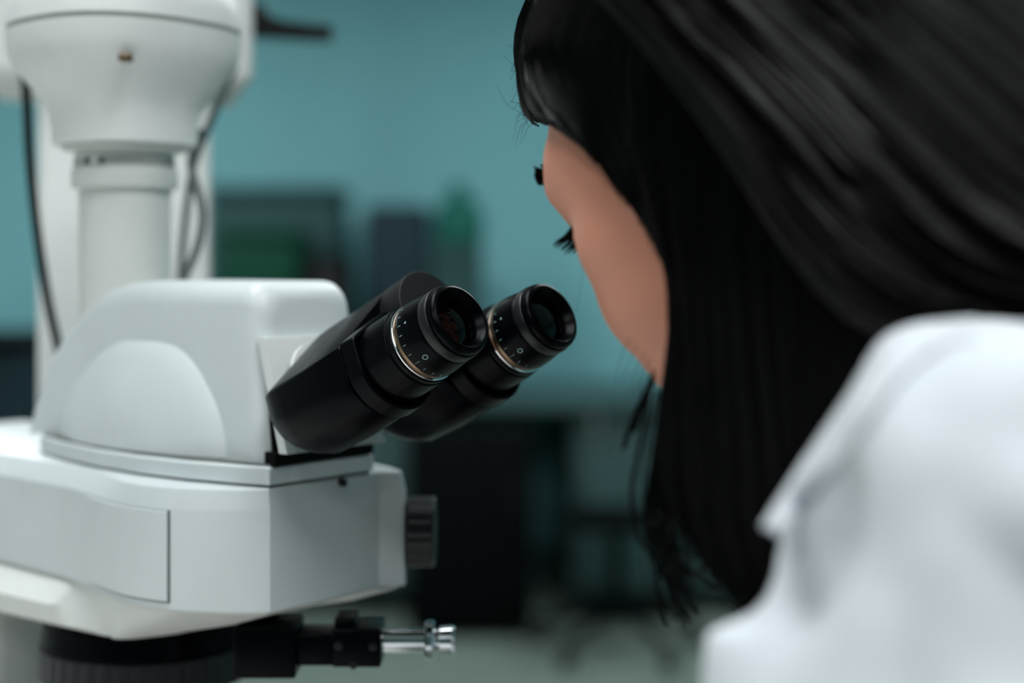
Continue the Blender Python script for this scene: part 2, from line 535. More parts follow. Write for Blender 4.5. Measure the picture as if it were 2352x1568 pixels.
flank_panel('panel_gap', -0.1680, -0.2425, -0.1695, -0.1222, -0.001, 0.0003, M['seam'])  # dark strip painted as the shaded groove round the panel
flank_panel('blanking_panel', -0.1692, -0.2420, -0.1685, -0.1226, -0.001, 0.0014, M['white'])

# --- side knob with ribs on the far front corner
kd = 0.7765
kc = W(936, 1220, kd); ke = W(1000, 1220, kd)
kl = (ke - kc).length
n = 48
rg = []
for t, r, rib in ((-0.012, .009, 0), (0, .009, 0), (0.0002, .0175, 0), (.001, .019, 1), (kl - .001, .019, 1), (kl, .0178, 0)):
    rg.append([kc + Vector((t, 0, 0)) + Vector((0, math.cos(2 * math.pi * j / n), math.sin(2 * math.pi * j / n))) * (r - (0.0009 if (rib and j % 4 in (0,)) else 0)) for j in range(n)])
MB().rings(rg).build('focus_lock_knob', M['knurl'], mic, wl, sharp=25)

# --- eyepiece tubes (wings) : hull of tube circle and central hinge circle
RB, BC, RC = 0.0238, 0.0240, 0.0200
def hull_section(c_sign, t, rt, rc, sh=0.0, n=96):
    """convex hull of the tube circle and hinge circle, in (c,b)"""
    k = rt / RB
    cts = [(0.032 * c_sign, sh - .0015 * k, rt - .0016 * k), ((0.032 + .0182 * k) * c_sign, .0105 * k + sh, .0034 * k), (0.002 * c_sign, BC + sh, rc - .0008)]
    out = []
    for j in range(n):
        a = 2 * math.pi * j / n
        d = (math.cos(a), math.sin(a))
        best = max(cts, key=lambda q: q[0] * d[0] + q[1] * d[1] + q[2])
        out.append((best[0] + d[0] * best[2], best[1] + d[1] * best[2]))
    return [A(t, b, c) for c, b in out]
T_END, T_COL = 0.128, 0.0585
for sgn in (-1, 1):
    m = MB()
    m.rings([hull_section(sgn, t, rt, rc, sh) for t, rt, rc, sh in
             ((T_COL, RB - .0006, RC - .0006, 0), (T_COL + .0008, RB, RC, 0), (0.085, RB + .0006, RC + .0004, 0), (0.105, RB + .0004, RC, 0.001), (0.114, RB - .0015, RC - .002, 0.003),
              (0.121, RB - .0045, RC - .005, .005), (0.127, RB - .010, RC - .009, .007), (T_END + .006, RB - .016, RC - .014, .009))])
    wing = m.build('eyepiece_wing', M['black'], mic, ml, sharp=50)
    # collar with flat facet
    m = MB()
    def col(t, rt, rc, frac): 
        cts = [(0.032 * sgn, -.0015, rt - .0014), (0.0502 * sgn, .0105, .0034 + rt - .0238), (0.026 * sgn, 0.0165, rc - .0120)]
        out = []
        for j in range(96):
            a = 2 * math.pi * j / 96; d = (math.cos(a), math.sin(a))
            best = max(cts, key=lambda q: q[0] * d[0] + q[1] * d[1] + q[2])
            out.append(A(t, best[1] + d[1] * best[2], best[0] + d[0] * best[2]))
        return out
    m.rings([col(t, rt, rc, 0) for t, rt, rc in ((T_COL - .0002, .0218, .0185), (T_COL - .0018, .0218, .0185), (T_COL - .0018, .0240, .0207), (T_COL - .0024, .0246, .0213), (T_COL - .0104, .0240, .0207), (T_COL - .011, .0234, .020), (T_COL - .011, .0222, .019), (T_COL - .0065, .0218, .0186))])
    m.build('tube_collar', M['black'], mic, ml, sharp=30)
    o = A(0, 0, 0.032 * sgn)
    back = -AX
    m = MB().lathe([(.054, .0205), (.0345, .0200), (.0312, .0197), (.0306, .0190)], o, back, 64)
    m.build('eyepiece_tube', M['black'], mic, ml, sharp=30)
    MB().lathe([(.0312, .0188), (.0300, .0193), (.0280, .0193), (.0276, .0188)], o, back, 64).build('black_ring', M['black'], mic, ml)
    MB().lathe([(.0282, .0184), (.0276, .0189), (.0266, .0189), (.0262, .0184)], o, back, 64).build('chrome_ring', M['chrome'], mic, ml, sharp=50)
    MB().lathe([(.0262, .0180), (.0256, .0184), (.0240, .0184), (.0232, .0180)], o, back, 64).build('brass_ring', M['brass'], mic, ml, sharp=50)
    ep = MB().lathe([(.0242, .0178), (.0236, .0186), (.0228, .0188), (.0180, .0186), (.0120, .0178), (.0100, .0174), (.0098, .0172)], o, back, 64).build('eyepiece', M['black'], mic, ml, sharp=40)
    MB().lathe([(.0100, .0166), (.0097, .0175), (.0090, .0177), (.0056, .0176), (.0050, .0172), (.0050, .0160)], o, back, 64, False, False).build('eyepiece_ring', M['knurl'], mic, ml, sharp=50)
    # rim with rolled lip and conical well
    MB().lathe([(.0054, .0150), (.0046, .0162), (.0040, .0169), (.0026, .0170), (.0010, .0164), (.0002, .0154), (.0000, .0146), (.0006, .0138), (.0018, .0134),
                (.0020, .0131), (.0032, .0129), (.0034, .0126), (.0050, .0119), (.0066, .0116)], o, back, 64, False, False).build('eyepiece_rim', M['black'], mic, ml, sharp=50)
    MB().lathe([(.0080, .0117), (.0066, .0117), (.0058, .0100), (.0050, .0075), (.0044, .0045), (.0042, .0020), (.0041, .0002)], o, back, 48).build('lens', M['glass'], mic, ml, sharp=60)
    # engraved marks: ticks, plus sign and zero on the cap
    def cyl(t, th, r):
        return o + back * t + (BX * math.sin(th) + CXv * math.cos(th)) * r
    def rad(t): 
        return .0178 + (t - .0120) / (.0180 - .0120) * .0008 if t < .018 else .0186 + (t - .018) / .0048 * .0002
    def mark(t0, t1, th, hw):
        r = 0.00006
        v = [cyl(t0, th - hw, rad(t0) + r), cyl(t0, th + hw, rad(t0) + r), cyl(t1, th + hw, rad(t1) + r), cyl(t1, th - hw, rad(t1) + r)]
        nn = (v[0] - o); nn = (nn - AX * nn.dot(AX)).normalized() * 0.00008
        MB().rings([[p - nn for p in v], v]).build('engraved_mark', M['print'], ep, ml, smooth=False)
    th0 = math.radians(219)
    for k in range(-3, 7):
        th = th0 - math.radians(14.5) * k
        mark(.0206, .0222 if k else .0226, th, 0.0065)
        if k == 0: mark(.0196, .0226, th, 0.0065)
    thp = th0 - math.radians(14.5) * 4
    mark(.0166, .0182, thp, 0.006); mark(.0172, .0176, thp, 0.034)
    zr = []
    for r_ in (.0009, .00125):
        zr.append([cyl(tz, th0 + r_ * math.sin(2 * math.pi * j / 20) / .0185, rad(tz) + .00012) for j in range(20) for tz in (.0158 + r_ * 1.15 * math.cos(2 * math.pi * j / 20),)])
    MB().rings(zr, False, False).build('engraved_zero', M['print'], ep, ml, smooth=False)
    MB().lathe([(0, .0013), (.0009, .0012), (.0012, .0004)], A(T_COL - .0066, .0195, (0.032 - .0042) * sgn), AX, 12).build('collar_screw', M['matt'], mic, ml)
    MB().lathe([(0, .0016), (.0009, .0015), (.0012, .0006)], A(T_COL - .0066, -.0195, (0.032 - .008) * sgn), AX, 12).build('collar_screw', M['matt'], mic, ml)
# central hinge barrel
MB().lathe([(.126, .010), (.118, .0175), (.108, .0200), (.060, .0200), (.0598, .0197)], A(0, BC, 0), -AX, 56).build('hinge_barrel', M['black'], mic, ml, sharp=40)
MB().lathe([(.061, .0199), (.0595, .0203), (.0450, .0203), (.0440, .0203), (.0436, .0199)], A(0, BC, 0), -AX, 56).build('hinge_cap', M['matt'], mic, ml, sharp=20)

# --- phototube on the head
PT = Vector((-0.307, 0, 0))
def zpt(py, d=0.855): return -(py - HOR) / F_PX * d
MB().lathe([(-0.055, .0268), (zpt(432), .0268)], PT, (0, 0, 1), 56).build('phototube', M['cream'], mic, ml)
MB().lathe([(zpt(436), .0285), (zpt(432), .0308), (zpt(428), .0312), (zpt(392), .0312), (zpt(390), .0306)], PT, (0, 0, 1), 56).build('phototube_collar', M['cream'], mic, ml)
MB().lathe([(zpt(392), .0290), (zpt(352), .0290)], PT, (0, 0, 1), 56).build('adapter_neck', M['cream'], mic, ml)
MB().lathe([(zpt(384), .0294), (zpt(367), .0294)], PT, (0, 0, 1), 56).build('scale_ring', M['softseam'], mic, ml)
for k in range(16):
    if k in (3, 7, 11): continue
    a0 = math.radians(150 + 10 * k); w = math.radians(2.0 + 2.2 * ((k * 7) % 3) / 2)
    r = .0298
    v = [PT + Vector((r * math.cos(a), r * math.sin(a), z)) for z in (zpt(382), zpt(369)) for a in (a0 - w, a0 + w)]
    v2 = [PT + Vector(((r - .001) * math.cos(a), (r - .001) * math.sin(a), z)) for z in (zpt(382), zpt(369)) for a in (a0 - w, a0 + w)]
    MB().rings([[v2[0], v2[1], v2[3], v2[2]], [v[0], v[1], v[3], v[2]]]).build('scale_mark', M['matt'] if k % 2 else M['plate'], mic, ml, smooth=False)

# --- nosepiece ring, slider and the stand below the frame
NP = Vector((-0.274, -0.004, 0))
MB().lathe([(-0.196, .050), (-0.204, .0605), (-0.2140, .0620), (-0.2155, .0612), (-0.2155, .0590)], NP, (0, 0, 1), 72).build('nosepiece', M['black'], mic, ml)
n = 120; rg = []
for z, r, rib in ((-0.2150, .0600, 0), (-0.2165, .0628, 1), (-0.2330, .0636, 1), (-0.2345, .0620, 0)):
    rg.append([NP + Vector(((r - (.0007 if rib and j % 3 == 0 else 0)) * math.cos(2 * math.pi * j / n), (r - (.0007 if rib and j % 3 == 0 else 0)) * math.sin(2 * math.pi * j / n), z)) for j in range(n)])
MB().rings(rg).build('nosepiece_grip', M['knurl'], mic, ml, sharp=20)
for k, rr_ in enumerate((.013, .012, .011, .0125)):
    a = math.radians(30 + 90 * k)
    b = NP + Vector((.032 * math.cos(a), .032 * math.sin(a), -0.234))
    ob_ = MB().lathe([(0, rr_), (.012, rr_), (.0125, rr_ * .9), (.030, rr_ * .9), (.038, rr_ * .55), (.040, rr_ * .35)], b, (.12 * math.cos(a), .12 * math.sin(a), -1), 28).build('objective_lens', M['chrome'], mic, ml)
SD = 0.745
def wbox(name, p0, p1, d, th, mat, bev=0.0012):
    a = W(p0[0], p0[1], d); b = W(p1[0], p1[1], d)
    return MB().box((a.x, d - th / 2, b.z), (b.x, d + th / 2, a.z), bev).build(name, mat, mic, wl, sharp=40)
wbox('slider_bracket', (548, 1426), (688, 1540), SD, .030, M['black'])
wbox('slider_bar', (686, 1444), (772, 1516), SD, .022, M['black'])
blk = wbox('slider_block', (770, 1430), (880, 1517), SD, .026, M['black'])
wbox('slider_step', (772, 1412), (820, 1436), SD, .018, M['black'])
rc_ = W(878, 1469, SD)
def px2m(p): return p / F_PX * SD
MB().lathe([(0, px2m(27)), (px2m(98), px2m(27)), (px2m(99), px2m(40)), (px2m(103), px2m(44)), (px2m(116), px2m(44)), (px2m(120), px2m(40)), (px2m(122), px2m(24)),
            (px2m(132), px2m(24)), (px2m(133), px2m(31)), (px2m(160), px2m(33)), (px2m(167), px2m(28)), (px2m(168), px2m(5))], rc_, (1, 0, 0), 40).build('slider_rod', M['chrome'], mic, wl, sharp=35)
for px, py in ((784, 1468), (862, 1470), (818, 1512)):
    p = W(px, py, SD) + Vector((0, -.0128, 0))
    MB().lathe([(0, .0022), (.0008, .0020), (.0009, .0009), (.0003, .0008)], p, (0, -1, 0), 16).build('block_screw', M['knurl'], mic, wl)
# limb, stage, condenser, base
MB().box((-0.515, -0.046, -0.44), (-0.385, 0.046, -0.19), .012).build('limb', M['cream'], mic, ml)
MB().box((-0.36, -0.085, -0.318), (-0.19, 0.085, -0.303), .004).build('stage', M['matt'], mic, ml)
MB().box((-0.40, -0.03, -0.335), (-0.34, 0.03, -0.306), .004).build('stage_bracket', M['cream'], mic, ml)
MB().lathe([(0, .026), (.028, .026), (.03, .018), (.034, .018)], (-0.274, 0, -0.352), (0, 0, 1), 36).build('condenser', M['matt'], mic, ml)
MB().box((-0.50, -0.070, -DZ), (-0.16, 0.070, -0.415), .012).build('base', M['white'], mic, ml)
MB().lathe([(0, .03), (.02, .03), (.024, .024)], (-0.274, 0, -0.416), (0, 0, 1), 36).build('field_lens', M['matt'], mic, ml)
for sgn in (-1, 1):
    MB().lathe([(0, .026), (.018, .026), (.019, .016), (.034, .016), (.036, .013)], (-0.45, sgn * .046, -0.39), (0, sgn, 0), 36).build('focus_knob', M['knurl'], mic, ml)

# ------------------------------------------------------------------ microscope camera on the phototube
cz0 = zpt(352)
cb = Vector((PT.x, 0, cz0))
cwpos = E0 + FX * PT.x + Vector((0, 0, cz0))
cam_o = empty('microscope_camera', cwpos, -PHI)
tag(cam_o, 'large rounded white camera head mounted on top of the microscope tube', 'camera')
def srings(levels, npow, n=72):
    rg = []
    for z, r in levels:
        ring = []
        for j in range(n):
            a = 2 * math.pi * j / n; ca, sa = math.cos(a), math.sin(a)
            k = (abs(ca) ** npow + abs(sa) ** npow) ** (-1 / npow)
            ring.append(Vector((r * ca * k, r * sa * k, z)))
        rg.append(ring)
    return rg
def zc(py): return zpt(py) - cz0
MB().rings(srings([(zc(350), .033), (zc(346), .0350), (zc(342), .0355), (zc(341), .0340), (zc(336), .0340), (zc(335), .0368)], 2.3)).build('mount_flange', M['cream'], cam_o, sharp=40)
lv = [(zc(337), .0388), (zc(334), .0396), (zc(300), .0400), (zc(268), .0410), (zc(248), .0430), (zc(225), .0468), (zc(195), .0535), (zc(168), .0590), (zc(145), .0625), (zc(120), .0640), (zc(82), .0646)]
MB().rings(srings(lv, 2.5)).build('lower_shell', M['shell'], cam_o)
MB().rings(srings([(zc(84), .0634), (zc(70), .0634)], 2.5)).build('shell_seam', M['softseam'], cam_o)
lv = [(zc(71), .0646), (zc(40), .0640), (zc(5), .0622), (zc(-15), .0590), (zc(-30), .0540), (zc(-42), .046), (zc(-50), .034), (zc(-54), .018), (zc(-55), .002)]
MB().rings(srings(lv, 2.5)).build('upper_shell', M['shell'], cam_o)
pp = W(289, 133, 0.7905) - cwpos
pl_ = Vector((pp.dot(FX), pp.dot(LY), pp.z))
port = MB().box((-0.0035, -.0035, -.002), (0.0035, .0035, .002), .0008)
rotp = Matrix.Rotation(PHI, 3, 'Z')
port.build('connector_port', M['brass'], cam_o, lambda p: pl_ + rotp @ p)

# ------------------------------------------------------------------ cables
def cable(name, pxs, r, mat, label):
    pts = crom([W(*p) for p in pxs], 10)
    o = MB().tube(pts, r, 12).build(name, mat)
    return tag(o, label, 'cable')
cable('power_cable', [(30, 90, .90), (48, 150, .915), (60, 210, .93), (68, 360, .94), (84, 520, .95), (108, 680, .95), (130, 780, .965), (150, 870, 1.0), (175, 1000, 1.045), (182, 1300, 1.05), (190, 2040, 1.05)], .0031, M['matt'],
      'black cable hanging from the left side of the microscope camera')
cable('signal_cable', [(462, 300, .905), (443, 345, .900), (440, 385, .90), (452, 430, .90), (464, 480, .90), (462, 530, .90), (447, 585, .90), (424, 638, .90), (404, 700, .905), (390, 800, .92), (370, 900, .96)], .0028, M['greycable'],
      'grey cable curving down beside the microscope tube')
cable('lead_cable', [(540, 150, .97), (516, 205, .965), (492, 260, .96), (470, 310, .955), (455, 345, .955), (440, 400, .96), (430, 470, .985), (420, 560, 1.0), (410, 700, 1.01)], .0026, M['darkcable'],
      'short dark cable behind the right edge of the microscope camera')

# ------------------------------------------------------------------ white stand behind the microscope
st = empty('instrument_stand', (W(285, 611, 1.06).x, 1.13, BENCH_Z))
tag(st, 'white square instrument column with a box on top behind the microscope', 'stand')
ls = local_to(st)
SR0 = (285 - CX) / F_PX
def lat_at(px, dist):            # sideways offset on the plane facing the viewer at that distance
    rx = (px - CX) / F_PX
    t = dist * (1 + SR0 * SR0) / (1 + rx * SR0)
    n_ = math.sqrt(1 + SR0 * SR0)
    return ((rx * t - SR0 * dist) * 1 - (t - dist) * SR0) / n_
st.location = (SR0 * 1.09, 1.09, BENCH_Z)
st.rotation_euler = (0, 0, -math.atan(SR0))
ls = None
a, b = lat_at(85, 1.09), lat_at(485, 1.09)
MB().box((a, 0, .02), (b, .13, CAM_Z + .17 - BENCH_Z), .010).build('column', M['shell'], st)
a2, b2 = lat_at(-60, 1.075), lat_at(583, 1.075)
MB().box((a2, -.018, W(0, 181, 1.075).z - BENCH_Z), (b2, .17, CAM_Z + .42 - BENCH_Z), .008).build('top_box', M['shell'], st)
MB().box((a - .01, -.012, 0), (b + .05, .19, .022), .006).build('foot_plate', M['white'], st)
br = MB()
z1 = W(0, 84, 1.35).z; z2 = W(0, 54, 1.35).z; z3 = W(0, 14, 1.35).z
xa = W(560, 0, 1.35).x; xb = W(618, 0, 1.35).x; xc = W(758, 0, 1.35).x
v = []
for y in (1.335, 1.36):
    v.append([Vector((xa, y, z1)), Vector((xc, y, z1 - .004)), Vector((xc + .003, y, z1 + .008)), Vector((xb + .018, y, z2)), Vector((xb, y, z2 + .006)), Vector((xb - .005, y, z3)), Vector((xa, y, z3))])
br.rings(v)
br.box((xa - .05, 1.27, z1 + .002), (xa + .01, 1.36, z3 - .002))
Rs = Matrix.Rotation(math.atan(SR0), 3, 'Z')
br.build('black_bracket', M['matt'], st, lambda p: Rs @ (Vector(p) - st.location), smooth=False)

# ------------------------------------------------------------------ bench under the microscope
bt = empty('lab_bench', (0.0, 0.95, 0))
tag(bt, 'lab bench carrying the microscope and the white stand', 'bench')
lb = local_to(bt)
MB().box((-1.3, 0.02, BENCH_Z - .035), (-0.08, 1.36, BENCH_Z), .004).build('worktop', M['bench'], bt, lb)
for x in (-1.25, -0.18):
    for y in (0.08, 1.26):
        MB().box((x, y, 0), (x + .05, y + .05, BENCH_Z - .035), .003).build('leg', M['steel'], bt, lb)
MB().box((-1.25, 1.27, BENCH_Z - .12), (-0.13, 1.30, BENCH_Z - .035), .003).build('apron', M['steel'], bt, lb)

# ------------------------------------------------------------------ background along the back wall (far out of focus)
def bg_box(px0, px1, py0, d, depth, base_z):
    """x span and top from the photograph at distance d, standing on base_z"""
    return (W(px0, 0, d).x, d, base_z), (W(px1, 0, d).x, d + depth, W(0, py0, d).z)
CT = 0.78
ctr = empty('wall_counter', (0.2, 5.3, 0))
tag(ctr, 'dark teal cabinet counter along the back wall', 'counter')
lc = local_to(ctr)
MB().box((-2.6, 5.02, CT - .04), (1.55, 5.88, CT), .004).build('worktop', M['darkteal'], ctr, lc)
MB().box((-2.55, 5.10, 0.08), (0.0 - .28, 5.86, CT - .04)).build('carcass', M['darkteal'], ctr, lc, smooth=False)
MB().box((0.22, 5.10, 0.08), (1.5, 5.86, CT - .04)).build('carcass', M['darkteal'], ctr, lc, smooth=False)
for k, x in enumerate((-2.5, -1.95, -1.4, -0.85, 0.25, 0.66, 1.07)):
    w = .53 if x < 0 else .39
    dr = MB().box((x, 5.08, .10), (x + w, 5.10, CT - .06), .003).build('door', M['darkteal'], ctr, lc)
    hdl = MB().box((x + .04, 5.055, .62), (x + .06, 5.08, .76), .003)
    hdl.build('handle', M['steel'], dr, lc)
# black cabinet under/at the counter
bc = empty('black_cabinet', (W(1085, 0, 4.8).x, 5.0, 0))
tag(bc, 'tall black equipment cabinet standing before the teal counter', 'cabinet')
lbc = local_to(bc)
lo, hi = bg_box(935, 1225, 985, 4.75, .30, 0.03)
MB().box(lo, hi, .02).build('body', M['charcoal'], bc, lbc)
MB().box((lo[0] + .02, lo[1] - .02, .1), (hi[0] - .02, lo[1], hi[2] - .05), .008).build('door', M['charcoal'], bc, lbc)
MB().box((hi[0] - .06, lo[1] - .04, .40), (hi[0] - .045, lo[1] - .02, .55), .004).build('handle', M['matt'], bc, lbc)
for x in (lo[0] + .03, hi[0] - .07):
    for y in (lo[1] + .02, hi[1] - .06):
        MB().lathe([(0, .018), (.04, .018)], (x + .02, y + .02, 0), (0, 0, 1), 14).build('foot', M['matt'], bc, lbc)
def bg_thing(name, label, cat, parts):
    lo, hi = parts[0][1]
    t = empty(name, ((lo[0] + hi[0]) / 2, (lo[1] + hi[1]) / 2, lo[2]))
    tag(t, label, cat)
    l = local_to(t)
    for pn, (a, b), mat, bev in parts:
        MB().box(a, b, bev).build(pn, M[mat], t, l)
    return t
lo, hi = bg_box(470, 780, 425, 5.35, .35, CT)
bg_thing('storage_box', 'wide grey-teal storage box on the back counter left of the eyepieces', 'box',
         [('body', (lo, (hi[0], hi[1], hi[2] - .05)), 'greyteal', .03), ('lid', ((lo[0] - .01, lo[1] - .01, hi[2] - .05), (hi[0] + .01, hi[1] + .01, hi[2])), 'greyteal', .02)])
lo, hi = bg_box(500, 690, 525, 5.12, .2, CT)
bg_thing('green_crate', 'dark green crate in front of the storage box', 'crate',
         [('body', (lo, (hi[0], hi[1], hi[2] - .04)), 'dgreen', .04), ('rim', ((lo[0] - .01, lo[1] - .01, hi[2] - .04), (hi[0] + .01, hi[1] + .01, hi[2])), 'dgreen', .02)])
lo, hi = bg_box(700, 800, 585, 5.10, .2, CT)
bg_thing('instrument_box', 'small black instrument box beside the green crate', 'box',
         [('body', (lo, hi), 'charcoal', .03), ('panel', ((lo[0] + .02, lo[1] - .006, lo[2] + .03), (hi[0] - .02, lo[1], hi[2] - .03)), 'matt', .002)])
lo, hi = bg_box(835, 985, 470, 5.3, .25, CT)
bg_thing('desktop_tower', 'dark slate tower case on the back counter behind the eyepieces', 'computer case',
         [('case', (lo, hi), 'slate', .03), ('front_panel', ((lo[0] + .015, lo[1] - .012, lo[2] + .02), (hi[0] - .015, lo[1], hi[2] - .02)), 'slate', .004)])
# green bottle on a slate pedestal box
lo, hi = bg_box(985, 1105, 560, 5.3, .2, CT)
bg_thing('carton', 'low teal carton carrying the green bottle', 'carton',
         [('body', (lo, hi), 'greyteal', .02), ('flap', ((lo[0], lo[1] - .004, hi[2] - .08), (hi[0], lo[1], hi[2] - .002)), 'greyteal', .001)])
gb = empty('green_bottle', ((lo[0] + hi[0]) / 2 + .01, 5.40, hi[2]))
tag(gb, 'bright green bottle standing on the carton by the back wall', 'bottle')
MB().lathe([(0, .082), (.01, .094), (.12, .094), (.16, .070), (.185, .036), (.20, .032)], (0, 0, 0), (0, 0, 1), 32).build('bottle_body', M['green'], gb)
MB().lathe([(.195, .036), (.225, .036), (.227, .030)], (0, 0, 0), (0, 0, 1), 24).build('cap', M['green'], gb)
# dark trolley at far left
lo, hi = bg_box(-260, 60, 800, 3.6, .45, .08)
bg_thing('dark_trolley', 'dark trolley box at the far left behind the white column', 'trolley',
         [('body', (lo, hi), 'slate', .03), ('top', ((lo[0] - .02, lo[1] - .02, hi[2]), (hi[0] + .02, hi[1] + .02, hi[2] + .03)), 'charcoal', .01),
          ('plinth', ((lo[0] + .03, lo[1] + .03, 0), (hi[0] - .03, hi[1] - .03, .08)), 'charcoal', .005)])
# rolling stool in the background
sx, sy = W(1420, 0, 4.55).x, 4.6
rs = empty('rolling_stool', (sx, sy, 0))
tag(rs, 'black rolling stool on the floor beside the black cabinet', 'stool')
MB().lathe([(.40, .03), (.41, .16), (.43, .175), (.455, .17), (.462, .10)], (0, 0, 0), (0, 0, 1), 36).build('seat', M['charcoal'], rs)
MB().lathe([(.12, .022), (.40, .022)], (0, 0, 0), (0, 0, 1), 20).build('column', M['charcoal'], rs)
for k in range(5):
    a = 2 * math.pi * k / 5 + .25
    d = Vector((math.cos(a), math.sin(a), 0))
    MB().tube([Vector((0, 0, .13)), d * .12 + Vector((0, 0, .12)), d * .27 + Vector((0, 0, .075))], [.022, .02, .015], 10).build('leg', M['charcoal'], rs)
    MB().lathe([(-.012, .03), (.012, .03)], d * .27 + Vector((0, 0, .03)), Vector((-d.y, d.x, 0)), 16).build('caster', M['matt'], rs)

# ------------------------------------------------------------------ person
PF = -FX.copy(); PL = -LY.copy(); UP = Vector((0, 0, 1))
P_PITCH = math.radians(30)
YAW = Matrix.Rotation(math.radians(-5), 3, 'Z')
PFh = YAW @ PF
Hf = PFh * math.cos(P_PITCH) - UP * math.sin(P_PITCH)
Hu = PFh * math.sin(P_PITCH) + UP * math.cos(P_PITCH)
Hl = YAW @ PL
EYE = W(1322, 514, 0.593)
Hc = EYE - Hf * 0.083 - Hl * 0.033
def H(f, l, u): return Hc + Hf * f + Hl * l + Hu * u
def hm_(f, l, u): return H(f / 1000, l / 1000, u / 1000)
def PW(f, l, z): return Vector((Hc.x, Hc.y, 0)) + PF * f + PL * l + UP * (Hc.z + z)

per = empty('person', PW(-0.42, 0, 0).xy.to_3d())
tag(per, 'person with long black hair in a white lab coat bending to the eyepieces', 'person')

body = Blob()
def he(c, r, rot=0.0):
    ax = (Hf * (r[0] / 1000), Hl * (r[1] / 1000), Hu * (r[2] / 1000))
    body.ell(hm_(*c), ax)
he((-12, 0, 32), (92, 72, 82)); he((30, 0, 26), (57, 62, 54)); he((34, 0, -25), (50, 57, 62)); he((26, 0, -70), (50, 46, 40))
he((64, 0, -98), (18, 22, 16)); he((44, 0, -92), (30, 30, 20))
for s in (-1, 1):
    he((-8, s * 44, -60), (28, 13, 28)); he((50, s * 42, -24), (28, 22, 26)); he((50, s * 36, -46), (33, 23, 34)); he((44, s * 32, -72), (34, 20, 26))
    he((63, s * 30, 20), (17, 28, 15)); he((66, s * 33, 0), (17, 19, 13)); he((72, s * 33, -3), (12, 13, 9)); he((92, s * 10, -36), (8, 7, 6)); he((-12, s * 65, -6), (17, 7, 28))
    he((48, s * 42, 6), (26, 20, 30)); he((67, s * 33, 11), (19, 24, 13))
he((84, 0, -6), (10, 9, 22)); he((92, 0, -26), (13, 10, 16)); he((101, 0, -34), (8, 8, 7))
he((78, 0, -66), (12, 22, 6)); he((76, 0, -76), (12, 19, 7)); he((66, 0, -66), (18, 28, 22))
N0 = H(-0.025, 0, -0.055)
NB = PW(-0.175, 0, -0.125)
body.cap(N0, NB, .052, .052)
SH = {1: PW(-0.158, .128, -0.128), -1: PW(-0.158, -.150, -0.128)}
CH = PW(-0.24, 0, -0.24); WA = PW(-0.37, 0, -0.45); PE = PW(-0.44, 0, -0.60)
body.cap(NB, CH, .065, .10); body.cap(CH, WA, .105, .10); body.cap(WA, PE, .10, .115)
for s in (-1, 1):
    body.cap(NB - UP * .02, SH[s] - UP * .014, .042, .032)
    body.cap(PW(-.24, s * .07, -.24), WA, .09, .08)
EL = {1: PW(-0.05, .17, -0.42), -1: PW(-0.05, -.20, -0.42)}
HN = {1: PW(0.16, .13, -0.475), -1: PW(0.16, -.15, -0.475)}
for s in (-1, 1):
    body.cap(SH[s] - UP * .012, EL[s], .032, .030, 14); body.cap(EL[s], HN[s], .031, .024, 14)
    dirh = (HN[s] - EL[s]).normalized()
    pm = HN[s] + dirh * .05
    latv = dirh.cross(UP).normalized()
    body.cap(HN[s], pm, .024, .026, 6)
    for k, (off, ln) in enumerate(((-.027, .062), (-.009, .075), (.009, .078), (.027, .068))):
        b0 = pm + latv * off * .8; b1 = pm + latv * off + dirh * ln * .5 - UP * .004; b2 = pm + latv * off + dirh * ln * .85 - UP * .022
        body.cap(b0, b1, .0095, .0085, 6); body.cap(b1, b2, .0085, .007, 6)
    tb = HN[s] + dirh * .015
    sd = -latv if (latv.dot(PL) * s) > 0 else latv
    body.cap(tb, tb + sd * .035 + dirh * .03, .012, .0095, 6); body.cap(tb + sd * .035 + dirh * .03, tb + sd * .04 + dirh * .055 - UP * .01, .0095, .0075, 6)
bodyo = body.grow('body', M['skin'], 0.0034, 22, per)
lp = local_to(per)
# eyebrows and lashes, rooted on the skin
from mathutils.bvhtree import BVHTree
off_ = per.location
skin_bvh = BVHTree.FromPolygons([v.co + off_ for v in bodyo.data.vertices], [tuple(p.vertices) for p in bodyo.data.polygons])
def on_skin(l, u):
    h = skin_bvh.ray_cast(hm_(140, l, u), -Hf)
    return (h[0], h[1]) if h[0] is not None else (hm_(80, l, u), Hf.copy())
for s in (1, -1):
    mbw = MB()
    for k in range(230):
        t = random.random(); hgt = 4.6 * (1 - .5 * t)
        l = s * (11 + 40 * t); u = 22 + 7 * math.sin(math.pi * min(1, t * 1.15)) - 4 * t + random.uniform(-hgt, hgt)
        p, nn = on_skin(l, u)
        if nn.dot(Hf) < 0: nn = -nn
        d = (Hl * s * .9 + Hu * random.uniform(-.1, .35) + nn * .25).normalized()
        mbw.tube([p - nn * .0008, p + d * .0018 + nn * .0012, p + d * .0038 + nn * .0014 - Hf * .0014], [.00055, .0005, .0001], 4)
    mbw.build('eyebrow', M['hair'], per, lp)
    ml_ = MB()
    for k in range(64):
        t = k / 63.0
        base, nn = on_skin(s * (20 + 29 * t), -5 - 3 * t)
        d = (Hf * 1.0 + Hl * s * (-.25 + .9 * t) - Hu * .62 + Vector((random.uniform(-.08, .08), random.uniform(-.08, .08), random.uniform(-.08, .08)))).normalized()
        L_ = .0105 * random.uniform(.85, 1.1)
        ml_.tube([base - d * .002, base + d * L_ * .5, base + d * L_ + Hu * .0015], [.0005, .00035, .0001], 4)
    ml_.build('eyelashes', M['hair'], per, lp)
